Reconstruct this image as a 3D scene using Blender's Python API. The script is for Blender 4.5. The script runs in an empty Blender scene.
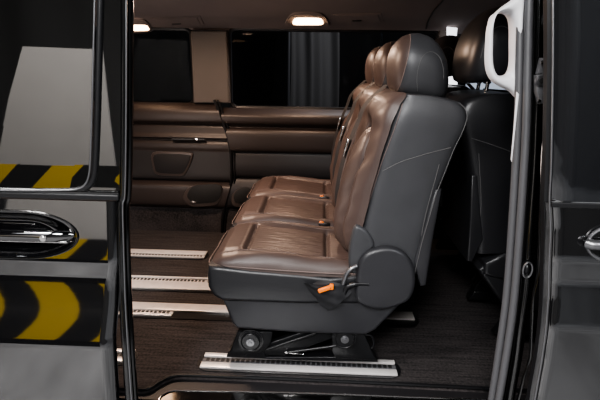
import bpy, bmesh, random
from math import *
from mathutils import Vector, Matrix
from mathutils.bvhtree import BVHTree
random.seed(3)
C = bpy.context.scene.collection
# ------------------------------------------------------------------ camera (metres, z = 0 is the van floor)
F=470.;PITCH=radians(15.5);YAW=radians(2.4);ROLL=radians(0.9)
CAM=Vector((0,0,.95))
R=Matrix.Rotation(YAW,3,'Z')@Matrix.Rotation(pi/2-PITCH,3,'X')@Matrix.Rotation(ROLL,3,'Z')
cd=bpy.data.cameras.new('camera'); cam=bpy.data.objects.new('camera',cd); C.objects.link(cam)
cam.matrix_world=Matrix.Translation(CAM)@R.to_4x4()
cd.sensor_width=36; cd.lens=F/600*36; cd.clip_start=.02
bpy.context.scene.camera=cam
def ray(px,py): return R@Vector(((px-300)/F,(200-py)/F,-1))
def PY(px,py,Y):
    d=ray(px,py); return CAM+d*((Y-CAM.y)/d.y)
def PZ(px,py,Z):
    d=ray(px,py); return CAM+d*((Z-CAM.z)/d.z)
def bodyY(z): return 1.05+.13*(z-.6)
def PB(px,py,off=0):
    Y=1.05
    for _ in range(12): p=PY(px,py,Y); Y=bodyY(p.z)+off
    return p
# ------------------------------------------------------------------ materials
def mat(name,col,rough=.5,metal=0,ior=1.5,coat=0,bump=None,var=0,emit=0,ecol=None,stripes=None,sheen=0):
    m=bpy.data.materials.new(name); m.use_nodes=True; nt=m.node_tree; b=nt.nodes['Principled BSDF']
    b.inputs['Base Color'].default_value=(*col,1); b.inputs['Roughness'].default_value=rough
    b.inputs['Metallic'].default_value=metal; b.inputs['IOR'].default_value=ior
    b.inputs['Coat Weight'].default_value=coat; b.inputs['Coat Roughness'].default_value=.02
    if sheen: b.inputs['Sheen Weight'].default_value=sheen
    if emit:
        b.inputs['Emission Color'].default_value=(*(ecol or col),1); b.inputs['Emission Strength'].default_value=emit
    tc=nt.nodes.new('ShaderNodeTexCoord')
    if var:
        n=nt.nodes.new('ShaderNodeTexNoise'); n.inputs['Scale'].default_value=var[0]; n.inputs['Detail'].default_value=6
        nt.links.new(tc.outputs['Object'],n.inputs['Vector'])
        r=nt.nodes.new('ShaderNodeValToRGB'); r.color_ramp.elements[0].position=.3; r.color_ramp.elements[1].position=.7
        r.color_ramp.elements[0].color=(*[c*(1-var[1]) for c in col],1); r.color_ramp.elements[1].color=(*[min(1,c*(1+var[1])) for c in col],1)
        nt.links.new(n.outputs['Fac'],r.inputs['Fac']); nt.links.new(r.outputs['Color'],b.inputs['Base Color'])
    if bump:
        n=nt.nodes.new('ShaderNodeTexNoise'); n.inputs['Scale'].default_value=bump[0]; n.inputs['Detail'].default_value=4
        nt.links.new(tc.outputs['Object'],n.inputs['Vector'])
        h=nt.nodes.new('ShaderNodeBump'); h.inputs['Strength'].default_value=bump[1]; h.inputs['Distance'].default_value=bump[2]
        nt.links.new(n.outputs['Fac'],h.inputs['Height'])
        nt.links.new(h.outputs['Normal'],b.inputs['Normal'])
    return m
M={}
M['brown']=mat('brown_leather',(.064,.044,.0385),.44,ior=1.45,bump=(26,.2,.003),var=(7,.15),coat=0)
M['grey']=mat('charcoal_leather',(.04,.0405,.044),.45,bump=(320,.25,.0008),var=(10,.1))
M['dbrown']=mat('shaded_brown_leather',(.028,.018,.017),.42,bump=(200,.2,.001))
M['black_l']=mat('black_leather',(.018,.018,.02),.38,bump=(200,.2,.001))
M['plastic']=mat('dark_plastic',(.024,.024,.027),.42,bump=(600,.15,.0004),var=(14,.1))
M['blackp']=mat('black_plastic',(.006,.006,.007),.35)
M['frame']=mat('black_steel',(.012,.012,.013),.33,metal=.3)
M['chrome']=mat('polished_metal',(.8,.78,.77),.18,metal=1)
M['rail']=mat('satin_aluminium',(.95,.9,.88),.3,metal=.45,var=(40,.06))
M['slot']=mat('dark_slot',(.01,.01,.01),.6)
M['thread']=mat('grey_thread',(.1,.097,.097),.6)
M['bthread']=mat('brown_thread',(.13,.095,.085),.6)
M['white']=mat('white_plastic',(.82,.82,.84),.4)
M['orange']=mat('orange_plastic',(.85,.2,.01),.4)
M['webbing']=mat('black_webbing',(.012,.012,.014),.7,bump=(500,.3,.001))
M['head']=mat('headliner_fabric',(.15,.125,.12),.95,bump=(300,.2,.001),var=(3,.1))
M['pillar']=mat('pillar_fabric',(.1,.09,.084),.9,bump=(250,.2,.001),var=(5,.06))
M['panel']=mat('brown_panel',(.028,.021,.0195),.45,bump=(250,.15,.001),var=(4,.12))
M['panel2']=mat('dark_brown_panel',(.017,.0155,.017),.5,bump=(250,.2,.001),var=(6,.15))
M['paint']=mat('black_car_paint',(.003,.003,.0035),.035,ior=2.5,coat=0)
M['tint']=mat('tinted_glass_front',(.003,.003,.003),.015,ior=2.5)
M['tint2']=mat('dark_glass_slider',(.006,.0065,.008),.05,ior=2.2,bump=(2.2,.12,.03))
M['gloss']=mat('gloss_black_trim',(.004,.004,.004),.1,ior=1.9)
M['rubber']=mat('rubber_seal',(.075,.075,.08),.45,bump=(200,.1,.001))
M['rubberb']=mat('black_rubber',(.008,.008,.009),.35)
M['board']=mat('grey_board',(.42,.40,.38),.8,var=(2,.06))
M['ground']=mat('studio_concrete',(.2,.2,.205),.6,bump=(9,.3,.01),var=(2.5,.35))
M['curtain']=mat('black_curtain',(.07,.068,.067),.9)
M['curtainb']=mat('blackout_cloth',(.0025,.0025,.003),.95)
M['lampw']=mat('warm_lamp',(1,.75,.5),.4,emit=14,ecol=(1,.62,.36))
M['lampb']=mat('blue_lamp',(.5,.75,1),.4,emit=2.2,ecol=(.45,.72,1))
M['sky']=mat('bright_window_view',(.8,.9,1),.4,emit=.55,ecol=(.8,.9,1))
M['striker']=mat('grey_cast_metal',(.1,.1,.105),.45)
M['rimm']=mat('satin_trim_edge',(.06,.047,.043),.35)
M['viewglow']=mat('painted_view_glow',(.9,.93,1),.4,emit=1.6,ecol=(.93,.95,1))  # emission standing for the bright outside view, not a pane
M['steel']=mat('dark_steel',(.25,.25,.26),.35,metal=.9)
# ribbed carpet
def carpet():
    m=bpy.data.materials.new('ribbed_carpet'); m.use_nodes=True; nt=m.node_tree; b=nt.nodes['Principled BSDF']
    b.inputs['Roughness'].default_value=.95
    tc=nt.nodes.new('ShaderNodeTexCoord'); mp=nt.nodes.new('ShaderNodeMapping'); mp.inputs['Scale'].default_value=(5,95,5)
    nt.links.new(tc.outputs['Object'],mp.inputs['Vector'])
    n=nt.nodes.new('ShaderNodeTexNoise'); n.inputs['Scale'].default_value=1; n.inputs['Detail'].default_value=3
    nt.links.new(mp.outputs['Vector'],n.inputs['Vector'])
    n2=nt.nodes.new('ShaderNodeTexNoise'); n2.inputs['Scale'].default_value=120; n2.inputs['Detail'].default_value=5
    nt.links.new(tc.outputs['Object'],n2.inputs['Vector'])
    mx=nt.nodes.new('ShaderNodeMath'); mx.operation='ADD'; nt.links.new(n.outputs['Fac'],mx.inputs[0]); nt.links.new(n2.outputs['Fac'],mx.inputs[1])
    r=nt.nodes.new('ShaderNodeValToRGB'); e=r.color_ramp.elements; e[0].position=.36; e[1].position=.68
    e[0].color=(.004,.0035,.0035,1); e[1].color=(.06,.05,.05,1)
    ml=nt.nodes.new('ShaderNodeMath'); ml.operation='MULTIPLY'; ml.inputs[1].default_value=.5
    nt.links.new(mx.outputs[0],ml.inputs[0]); nt.links.new(ml.outputs[0],r.inputs['Fac']); nt.links.new(r.outputs['Color'],b.inputs['Base Color'])
    h=nt.nodes.new('ShaderNodeBump'); h.inputs['Strength'].default_value=.6; h.inputs['Distance'].default_value=.004
    nt.links.new(ml.outputs[0],h.inputs['Height']); nt.links.new(h.outputs['Normal'],b.inputs['Normal'])
    return m
M['carpet']=carpet()
def hazard():
    m=bpy.data.materials.new('hazard_stripes'); m.use_nodes=True; nt=m.node_tree; b=nt.nodes['Principled BSDF']
    b.inputs['Roughness'].default_value=.6
    tc=nt.nodes.new('ShaderNodeTexCoord'); sp=nt.nodes.new('ShaderNodeSeparateXYZ'); nt.links.new(tc.outputs['Object'],sp.inputs[0])
    a=nt.nodes.new('ShaderNodeMath'); a.operation='MULTIPLY_ADD'; a.inputs[1].default_value=-1.0
    nt.links.new(sp.outputs['Z'],a.inputs[0]); nt.links.new(sp.outputs['X'],a.inputs[2])
    w=nt.nodes.new('ShaderNodeMath'); w.operation='PINGPONG'; w.inputs[1].default_value=.42; nt.links.new(a.outputs[0],w.inputs[0])
    g=nt.nodes.new('ShaderNodeMath'); g.operation='GREATER_THAN'; g.inputs[1].default_value=.2; nt.links.new(w.outputs[0],g.inputs[0])
    r=nt.nodes.new('ShaderNodeValToRGB'); r.color_ramp.elements[0].color=(.01,.01,.01,1); r.color_ramp.elements[1].color=(.62,.42,.02,1)
    nt.links.new(g.outputs[0],r.inputs['Fac']); nt.links.new(r.outputs['Color'],b.inputs['Base Color'])
    return m
M['hazard']=hazard()
def glass(name,tint,gl=.06):
    m=bpy.data.materials.new(name); m.use_nodes=True; nt=m.node_tree
    for n in list(nt.nodes):
        if n.type!='OUTPUT_MATERIAL': nt.nodes.remove(n)
    out=[n for n in nt.nodes if n.type=='OUTPUT_MATERIAL'][0]
    t=nt.nodes.new('ShaderNodeBsdfTransparent'); t.inputs[0].default_value=(*tint,1)
    g=nt.nodes.new('ShaderNodeBsdfGlossy'); g.inputs['Roughness'].default_value=.03
    fr=nt.nodes.new('ShaderNodeFresnel'); fr.inputs['IOR'].default_value=1.25
    mx=nt.nodes.new('ShaderNodeMixShader'); nt.links.new(fr.outputs[0],mx.inputs[0]); nt.links.new(t.outputs[0],mx.inputs[1]); nt.links.new(g.outputs[0],mx.inputs[2])
    nt.links.new(mx.outputs[0],out.inputs['Surface'])
    return m
M['glass']=glass('privacy_glass',(.34,.35,.38))
# ------------------------------------------------------------------ mesh helpers
def link(name,bm,m,parent=None,smooth=True,sharp=True):
    bmesh.ops.remove_doubles(bm,verts=bm.verts,dist=1e-6)
    bmesh.ops.recalc_face_normals(bm,faces=bm.faces)
    me=bpy.data.meshes.new(name); bm.to_mesh(me); bm.free()
    if smooth:
        for p in me.polygons: p.use_smooth=True
        if sharp: me.set_sharp_from_angle(angle=radians(38))
    me.materials.append(m if not isinstance(m,str) else M[m])
    o=bpy.data.objects.new(name,me); C.objects.link(o)
    if parent: o.parent=parent
    return o
def tag(o,label,cat,group=None,kind=None):
    if label: o['label']=label
    if cat: o['category']=cat
    if group: o['group']=group
    if kind: o['kind']=kind
    return o
def struct(o,label=None,cat=None):
    o['kind']='structure'
    if label: o['label']=label
    if cat: o['category']=cat
    return o
def empty(name,loc,label=None,cat=None,group=None,kind=None):
    o=bpy.data.objects.new(name,None); C.objects.link(o); o.location=loc; o.empty_display_size=.1
    return tag(o,label,cat,group,kind)
def box(bm,a,b,bev=0,seg=2):
    a=Vector(a);b=Vector(b); t=bmesh.new(); bmesh.ops.create_cube(t,size=1)
    for v in t.verts: v.co=Vector(((a[i]+b[i])/2+v.co[i]*abs(b[i]-a[i]) for i in range(3)))
    if bev: bmesh.ops.bevel(t,geom=t.edges[:],offset=bev,segments=seg,affect='EDGES',profile=.5)
    merge(bm,t)
def merge(bm,t):
    me=bpy.data.meshes.new('tmp'); t.to_mesh(me); t.free(); bm.from_mesh(me); bpy.data.meshes.remove(me)
def B(): return bmesh.new()
def tube(bm,pts,r,n=8,closed=False,flat=None):
    pts=[Vector(p) for p in pts]; N=len(pts); rings=[]; prev=None
    for i,p in enumerate(pts):
        a=pts[(i-1)%N] if (closed or i>0) else p; c=pts[(i+1)%N] if (closed or i<N-1) else p
        d=(c-a).normalized()
        if prev is None:
            up=Vector((0,0,1)) if abs(d.z)<.9 else Vector((1,0,0)); u=d.cross(up).normalized()
        else: u=(prev-d*prev.dot(d)).normalized()
        prev=u; w=d.cross(u); rr=r[i] if isinstance(r,(list,tuple)) else r
        rings.append([bm.verts.new(p+(u*cos(2*pi*k/n)+w*sin(2*pi*k/n))*rr) for k in range(n)])
    for i in range(N if closed else N-1):
        A=rings[i];D=rings[(i+1)%N]
        for k in range(n): bm.faces.new((A[k],A[(k+1)%n],D[(k+1)%n],D[k]))
    if not closed:
        bm.faces.new(rings[0]); bm.faces.new(rings[-1])
def smooth_path(pts,k=6):
    pts=[Vector(p) for p in pts]; out=[]
    for i in range(len(pts)-1):
        p0=pts[max(i-1,0)];p1=pts[i];p2=pts[i+1];p3=pts[min(i+2,len(pts)-1)]
        for j in range(k):
            t=j/k; out.append(.5*((2*p1)+(p2-p0)*t+(2*p0-5*p1+4*p2-p3)*t*t+(3*p1-p0-3*p2+p3)*t**3))
    out.append(pts[-1]); return out
def closed_smooth(pts,k=5):
    pts=[Vector(p) for p in pts]; n=len(pts); out=[]
    for i in range(n):
        p0,p1,p2,p3=pts[i-1],pts[i],pts[(i+1)%n],pts[(i+2)%n]
        for j in range(k):
            t=j/k; out.append(.5*((2*p1)+(p2-p0)*t+(2*p0-5*p1+4*p2-p3)*t*t+(3*p1-p0-3*p2+p3)*t**3))
    return out
def prism(bm,outline,y0,y1,bev=.006,seg=3):
    """outline: list of (x,z); extruded in y, edges rounded"""
    t=bmesh.new(); vs=[t.verts.new((p[0],y0,p[1])) for p in outline]; f=t.faces.new(vs)
    r=bmesh.ops.extrude_face_region(t,geom=[f]); 
    for v in r['geom']:
        if isinstance(v,bmesh.types.BMVert): v.co.y=y1
    bmesh.ops.recalc_face_normals(t,faces=t.faces)
    if bev:
        caps=[e for e in t.edges if abs(e.verts[0].co.y-e.verts[1].co.y)<1e-6]
        bmesh.ops.bevel(t,geom=caps,offset=bev,segments=seg,affect='EDGES',profile=.5,clamp_overlap=True)
    merge(bm,t)
def grid(bm,fn,nu,nv):
    V=[[bm.verts.new(fn(i/nu,j/nv)) for j in range(nv+1)] for i in range(nu+1)]
    for i in range(nu):
        for j in range(nv): bm.faces.new((V[i][j],V[i+1][j],V[i+1][j+1],V[i][j+1]))
    return V
def loft(bm,rings):
    V=[[bm.verts.new(p) for p in r] for r in rings]; n=len(V[0])
    for i in range(len(V)-1):
        for k in range(n): bm.faces.new((V[i][k],V[i][(k+1)%n],V[i+1][(k+1)%n],V[i+1][k]))
    bm.faces.new(V[0]); bm.faces.new(V[-1])
def sring(cx,cz,ang,a,b,p,n=48,cy=0):
    out=[]
    for k in range(n):
        t=2*pi*k/n; c=cos(t); s=sin(t)
        u=a*copysign(abs(c)**(2/p),c); y=b*copysign(abs(s)**(2/p),s)
        out.append((cx+u*cos(ang),cy+y,cz+u*sin(ang)))
    return out
def cyl(bm,c,r,d,axis='Y',n=32,bev=0):
    t=bmesh.new(); bmesh.ops.create_cone(t,cap_ends=True,segments=n,radius1=r,radius2=r,depth=d)
    if bev:
        es=[e for e in t.edges if abs(e.verts[0].co.z-e.verts[1].co.z)<1e-6]
        bmesh.ops.bevel(t,geom=es,offset=bev,segments=2,affect='EDGES')
    rot={'Y':Matrix.Rotation(pi/2,4,'X'),'X':Matrix.Rotation(pi/2,4,'Y'),'Z':Matrix.Identity(4)}[axis]
    bmesh.ops.transform(t,matrix=Matrix.Translation(c)@rot,verts=t.verts); merge(bm,t)
def rrect(cx,cz,w,h,r,n=6):
    out=[]
    for (sx,sz,a0) in ((1,1,0),(-1,1,90),(-1,-1,180),(1,-1,270)):
        for k in range(n+1):
            a=radians(a0+90*k/n); out.append((cx+sx*(w/2-r)+r*cos(a),cz+sz*(h/2-r)+r*sin(a)))
    return out
def bvh(o): 
    bm=bmesh.new(); bm.from_mesh(o.data); t=BVHTree.FromBMesh(bm); bm.free(); return t
def stitch(name,m,parent,trees,pts,d,r=.0011,start=1.0,k=8,out=.0006,sub=True):
    """a thread laid on a surface: pts are projected along d"""
    d=Vector(d).normalized(); P=[]
    for p in (smooth_path(pts,k) if sub else pts):
        best=None
        for t in trees:
            h=t.ray_cast(Vector(p)-d*start,d)
            if h[0] is not None and (best is None or h[3]<best[1]): best=(h[0],h[3])
        if best: P.append(best[0]-d*out)
    if len(P)<3: return None
    b=B(); tube(b,P,r,6); return link(name,b,m,parent)
def lerp(tab,x):
    if x<=tab[0][0]: return tab[0][1]
    for (a,b),(c,d) in zip(tab,tab[1:]):
        if x<=c:
            t=(x-a)/(c-a); t=t*t*(3-2*t)*.3+t*.7; return b+(d-b)*t
    return tab[-1][1]
def sstep(a,b,x):
    t=max(0,min(1,(x-a)/(b-a))); return t*t*(3-2*t)
# ------------------------------------------------------------------ the seat
SY=1.485; HW=.186
def S(px,py,Y=1.295): p=PY(px,py,Y); return (p.x,p.z)
def make_seat():
    root=empty('passenger_seat',(0,SY,0))
    # cushion top
    x0,x1=-.335,.2
    def ctop(u,v):
        x=x0+(x1-x0)*u; t=2*v-1
        # rounded plan corners at the front
        fr=max(0,(.09-(x-x0))/.09)
        w=HW*(1-.14*fr**2.6)
        prof=lerp([(x0,.358),(x0+.012,.385),(x0+.045,.405),(x0+.09,.411),(-.12,.398),(0,.385),(.1,.38),(.2,.39)],x)
        edge=(1-abs(t)**9)
        z=.352+(prof-.352)*max(0,edge)**.5
        ramp=sstep(.1,.4,u)*(1-.35*sstep(.75,1,u))
        bol=exp(-((abs(t)-.84)/.15)**2)*ramp
        z+=.02*bol*max(0,edge)**.5
        ins=1-sstep(.6,.72,abs(t))
        z-=.007*exp(-((abs(t)-.64)/.028)**2)*sstep(.16,.3,u)
        z-=.016*exp(-((x+.222)/.006)**2)*ins
        z-=.014*exp(-((x-.03)/.006)**2)*ins
        z+=.006*ins*(1-(t/.7)**2)*sstep(.22,.35,u)*(1-.9*exp(-((x-.03)/.03)**2))
        z+=.004*ins*sstep(0,.1,u)*(1-sstep(.17,.21,u))
        z+=.0013*sin(23*x+5*sin(17*t))*sin(9*t+31*x)*sstep(.1,.3,u)
        return (x,w*t,z)
    b=B(); grid(b,ctop,110,64); cush=link('seat_cushion',b,'brown',root,sharp=False)
    # black leather side under the cushion
    sk=[S(208,266),S(206.5,276),S(207.5,288),S(213,297),S(222,302),S(300,305),S(385,305),(.27,.285),(.27,.33),(.2,.375),S(330,278),S(300,274.5),S(250,270.5),S(220,267)]
    b=B(); prism(b,sk,-HW-.004,HW+.002,.016,5); skirt=link('cushion_side',b,'black_l',root)
    tr=[bvh(cush),bvh(skirt)]
    # piping between top and side
    b=B()
    P=smooth_path([(.16,-HW-.001,.366),(.05,-HW-.002,.365),(-.1,-HW-.002,.369),(-.25,-HW*.985,.374),(-.315,-HW*.87,.372),(-.338,-HW*.7,.368),(-.34,0,.364),(-.338,HW*.7,.368),(-.315,HW*.87,.372),(-.25,HW*.985,.372)],8)
    tube(b,P,.0022,8); link('cushion_piping',b,'bthread',root)
    for s in (-1,1):
        stitch('cushion_seam',M['bthread'],root,[tr[0]],[(-.3,s*.14,1),(-.2,s*.136,1),(-.05,s*.134,1),(.12,s*.132,1)],(0,0,-1),.0011)
    # backrest shell
    front=[(.36,.128),(.44,.12),(.491,.118),(.597,.136),(.713,.16),(.809,.184),(.86,.204),(.885,.222)]
    rear=[(.34,.3),(.36,.306),(.483,.323),(.617,.349),(.745,.385),(.8,.405),(.832,.412),(.856,.405),(.872,.386),(.882,.35),(.889,.3)]
    rings=[]; zs=[.362,.366,.39,.43,.48,.53,.58,.63,.68,.73,.77,.8,.825,.845,.86,.872,.881,.887,.889]
    for i,z in enumerate(zs):
        f=lerp(front,z); r=lerp(rear,z)
        top=max(0,(z-.8)/.09); b_=HW*(1-.10*top**2.2)-.004
        if i==0: b_*=.97
        if i==len(zs)-1: b_-=.02; f+=.02; r-=.03
        rings.append(sring((f+r)/2,z,radians(-4 if z<.85 else -2),(r-f)/2,b_,7,64))
    b=B(); loft(b,rings); shell=link('backrest_shell',b,'grey',root)
    # backrest front pad
    z0,z1=.385,.893
    def pad(u,v):
        s=u; t=2*v-1; z=z0+(z1-z0)*s
        xf=lerp(front,z)
        rim=max(0,(1-abs(t)**7)*(1-abs(2*s-1)**9))**.45
        q=(abs(t)/.5)**3.5+(max(0,(s-.3))/.5)**3.5
        q=q**(1/3.5)
        wing=sstep(.0,.2,s)*(1-sstep(.5,.68,s))
        h=.03+(.022*wing*exp(-((abs(t)-.74)/.22)**2)+.02*sstep(.78,.9,s)*(1-(t*.8)**2))*sstep(.98,1.15,q)+.05*(1-min(1,q)**2.4)
        h-=.022*exp(-((q-1)/.06)**2)
        h+=.012*(1-abs(t))*sstep(1,1.1,q)
        h+=.0022*sin(16*s+4*t)*sin(7*t+26*s)
        w=(HW-.004)*(1-.13*max(0,(s-.8)/.2)**2.2)
        nx,nz=-cos(radians(13)),sin(radians(13))
        return (xf+.008+nx*h*rim,w*t*(1-.0*rim),z-.012*rim*(1-s)+nz*h*rim*s)
    b=B(); grid(b,pad,96,64); bp=link('backrest_cushion',b,'brown',root,sharp=False)
    tb=[bvh(shell),bvh(bp)]
    for s in (-1,1):
        y=s*1
        def side(pts,name,m,r=.0011): 
            return stitch(name,M[m],root,[bvh(shell)],[(p[0],0,p[1]) for p in pts],(0,-s,0),r)
        side([S(383,172),S(400,163),S(425,155),S(452,148)],'stitching','thread')
        side([S(404,104),S(395,130),S(382,165),S(371,200),S(363,228)],'stitching','bthread',.0014)
        side([S(440,165),S(436,180),S(431,198),S(425,222),S(420,252),S(417,275)],'stitching','thread')
    # rear edge piping
    P=[]
    for z in [.37,.42,.48,.55,.617,.68,.745,.79,.83,.855,.87]:
        P.append((lerp(rear,z)-.018,-HW*(1-.10*max(0,(z-.8)/.09)**2.2)+.0025,z))
    b=B(); tube(b,smooth_path(P,5),.0012,6); link('backrest_piping',b,'thread',root)
    # lower black back cover
    b=B(); prism(b,[S(436,190),S(443,190),S(434,240),S(427,287),S(421,288),S(414,262),S(424,230)],-HW+.004,HW-.004,.006); link('back_cover',b,'plastic',root)
    # headrest : two tone
    hr=[]; H=[(0,.055,.085),(.015,.068,.1),(.05,.077,.113),(.14,.083,.122),(.3,.085,.128),(.48,.084,.129),(.62,.079,.125),(.75,.07,.115),(.86,.056,.099),(.94,.04,.08),(.98,.025,.062),(1,.008,.04)]
    for (s,a,bb) in H:
        z=.877+.179*s; cx=.286-.01*s
        hr.append(sring(cx,z,radians(-8),a,bb,3.3,56))
    def half(side_):
        b=B(); loft(b,hr); bmesh.ops.recalc_face_normals(b,faces=b.faces)
        bmesh.ops.bisect_plane(b,geom=b.verts[:]+b.edges[:]+b.faces[:],plane_co=(.231,0,.97),plane_no=(cos(radians(10)),0,-sin(radians(10))),clear_inner=side_>0,clear_outer=side_<0)
        return b
    b=half(1); full=half(-1)
    hb=link('headrest',b,'grey',root,sharp=False)
    # smooth the joint by a seam tube
    hf=link('headrest_face',full,'brown',hb,sharp=False)
    th=[bvh(hb),bvh(hf)]
    for s in (-1,1):
        stitch('stitching',M['bthread'],hb,th,[(.2455,0,1.052),(.2435,0,1.04),(.2365,0,1.0),(.2295,0,.96),(.2225,0,.92),(.2175,0,.892)],(0,-s,0),.0014,k=6)
        stitch('stitching',M['thread'],hb,th,[(.268,0,.897),(.262,0,.93),(.264,0,.965),(.276,0,.993),(.297,0,1.003),(.32,0,.99),(.333,0,.96),(.338,0,.93)],(0,-s,0),.0009,k=6)
    for y in (-.045,.045):
        b=B(); tube(b,[(.316,y,.86),(.312,y,.905)],.0065,12); cyl(b,(.316,y,.888),.013,.008,'Z',20,.002); link('headrest_post',b,'chrome',root)
    # recliner cover
    rc=closed_smooth([S(357,300),S(356,277),S(359,260),S(368,250),S(386,245.5),S(402,250),S(412,262),S(415,278),S(412,293),S(403,302),S(380,308)],5)
    b=B(); prism(b,[(p.x,p.y) for p in [Vector((q[0],q[1])) for q in rc]],-HW-.022,-HW+.012,.014,5); link('recliner_cover',b,'plastic',root)
    b=B(); prism(b,[(p[0],p[1]) for p in rc],HW-.012,HW-.0005,.004,2); link('recliner_cover',b,'plastic',root)
    # fold of backrest next to recliner
    b=B(); prism(b,[(p.x,p.y) for p in closed_smooth([Vector(q) for q in (S(356,226),S(368,232),S(375,246),S(366,256),S(359,274),S(350,272),S(349,255),S(351,240))],4)],-HW-.004,-HW+.05,.014,4); link('side_bolster',b,'grey',root)
    # plinth
    pl=[S(221,302),S(225,311),S(231,326),S(236,331.5),S(300,336),S(366,338),S(376,333),S(392,317),S(412,296),S(405,290),S(300,295)]
    b=B(); prism(b,pl,-HW+.008,HW-.008,.012,4); link('seat_base_cover',b,'plastic',root)
    # under-frame
    for s in (-1,1):
        yy=-HW+.03 if s<0 else HW-.05; y1=yy+.03
        f=empty('support_frame',(0,0,0)); f.parent=root
        def Q(px,py): return S(px,py,1.305)
        b=B()
        prism(b,[Q(236,336),Q(272,336),Q(270,348),Q(262,357),Q(246,358),Q(244,361),Q(226,361),Q(230,352)],yy,y1,.003)
        prism(b,[Q(333,334),Q(364,336),Q(374,359),Q(378,365),Q(336,363),Q(332,356)],yy,y1,.003)
        prism(b,[Q(262,351),Q(318,332),Q(345,332),Q(345,340),Q(300,356),Q(284,362),Q(240,360)],yy+.008,y1,.004)
        link('bracket',b,'frame',f)
        b=B(); tube(b,[(*[Q(266,354)[0]],yy,Q(266,354)[1]),(Q(316,337)[0],yy,Q(316,337)[1])],.005,10); tube(b,[(Q(287,357)[0],yy+.001,Q(287,357)[1]),(Q(338,350)[0],yy+.001,Q(338,350)[1])],.0045,10); link('linkage_rod',b,'frame',f)
        b=B(); a=Q(284,356); c=Q(304,358); prism(b,[a,c,(c[0],c[1]-.004),(a[0],a[1]-.004)],yy-.003,yy+.004,.001); link('metal_spring',b,'chrome',f)
        for (px,py) in ((250,344),(345,341)):
            c=Q(px,py); b=B(); cyl(b,(c[0],yy-.002,c[1]),.04,.016,'Y',40,.004); cyl(b,(c[0],yy-.006,c[1]),.033,.018,'Y',40,.003); w=link('pivot_hub',b,'blackp',f)
            b=B(); tube(b,[(c[0]+.029*cos(k*pi/18),yy-.0155,c[1]+.029*sin(k*pi/18)) for k in range(36)],.002,6,True); link('hub_ring',b,'frame',w)
            b=B(); cyl(b,(c[0],yy-.014,c[1]),.013,.012,'Y',24,.002); cyl(b,(c[0],yy-.018,c[1]),.006,.01,'Y',6); link('bolt',b,'steel',w)
    b=B(); 
    b=B(); prism(b,[S(228,352,1.33),S(262,350,1.33),S(266,358,1.33),S(338,358,1.33),S(340,352,1.33),S(372,352,1.33),S(378,363,1.33),S(300,361.5,1.33),S(226,358,1.33)],-HW+.035,-HW+.075,.003); link('rail_carriage',b,'blackp',root)
    b=B(); box(b,(-.2,-HW+.05,.125),(-.17,HW-.02,.15),.004); link('cross_tube',b,'frame',root); b=B(); box(b,(.08,-HW+.05,.125),(.11,HW-.02,.15),.004); link('cross_tube',b,'frame',root)
    # rear handle loop
    b=B(); p=[PY(x,y,1.33) for x,y in ((360,337),(371,337),(374,345),(371,350),(362,349))]; tube(b,smooth_path([(q.x,-HW+.04,q.z) for q in p],5),.0035,8); link('release_handle',b,'blackp',root)
    # buckle, fabric sleeve
    def QY(px,py,y): q=PY(px,py,SY+y); return Vector((q.x,y,q.z))
    yb=-HW-.012
    def sleeve(u,v):
        a=[QY(303,283,yb-.004),QY(309,291,yb),QY(316,298,yb),QY(320,306,yb),QY(328,310,yb)]
        c=[QY(318,281,yb-.006),QY(330,281,yb-.008),QY(340,283,yb-.008),QY(347,287,yb-.006),QY(352,292,yb-.004)]
        i=min(3,int(u*4)); f=u*4-i; A=a[i].lerp(a[i+1],f); D=c[i].lerp(c[i+1],f); p=A.lerp(D,v)
        p.y+=-.012*sin(pi*v)+.0022*sin(9*u+7*v)+.0012*sin(17*v-9*u); p.z+=.001*sin(11*u); return p
    b=B(); grid(b,sleeve,30,16); bmesh.ops.solidify(b,geom=b.faces[:],thickness=.003); sl=link('buckle_sleeve',b,'webbing',root)
    b=B(); cc=QY(325,289,yb-.026); 
    t=B(); box(t,(-.021,-.006,-.006),(.021,.006,.006),.003); bmesh.ops.transform(t,matrix=Matrix.Translation(cc)@Matrix.Rotation(radians(-22),4,'Y'),verts=t.verts); merge(b,t)
    t=B(); box(t,(-.006,-.006,-.012),(.006,.006,.004),.002); bmesh.ops.transform(t,matrix=Matrix.Translation(cc+Vector((.019,0,.012))),verts=t.verts); merge(b,t)
    tag(link('buckle_button',b,'orange',sl),'orange release button of the belt buckle',None)
    # side lever and strap loop
    b=B(); tube(b,smooth_path([QY(344,296,yb),QY(346,288,yb-.004),QY(356,284,yb-.006),QY(369,284,yb-.006)],6),[.009]*6+[.008]*7+[.006]*6,10); link('recline_lever',b,'blackp',root)
    b=B(); tube(b,smooth_path([QY(343,284,yb-.006),QY(346,275,yb-.01),QY(351,269,yb-.01),QY(357,266,yb-.006)],6),.006,10); link('belt_anchor',b,'steel',root)
    # belt with tongue, running down the far edge of the backrest
    y=HW-.02
    P=[(.215,y,.905),(.15,y+.0,.84),(.128,y+.006,.78),(.105,y+.008,.72),(.085,y,.66),(.068,y-.004,.58),(.062,y-.004,.5),(.075,y-.004,.42)]
    P=smooth_path(P,5); b=B()
    L=[];Rr=[]
    for i,p in enumerate(P):
        dd=(P[min(i+1,len(P)-1)]-P[max(i-1,0)]).normalized(); side_=Vector((-.35,1,0)).normalized()
        L.append(b.verts.new(p-side_*.02)); Rr.append(b.verts.new(p+side_*.014))
    for i in range(len(P)-1): b.faces.new((L[i],L[i+1],Rr[i+1],Rr[i]))
    bmesh.ops.solidify(b,geom=b.faces[:],thickness=.002); belt=link('seat_belt',b,'webbing',root)
    b=B(); t=B(); box(t,(-.005,-.016,-.022),(.005,.016,.022),.003); box(t,(-.002,-.01,-.042),(.002,.01,-.02),.001)
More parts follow.
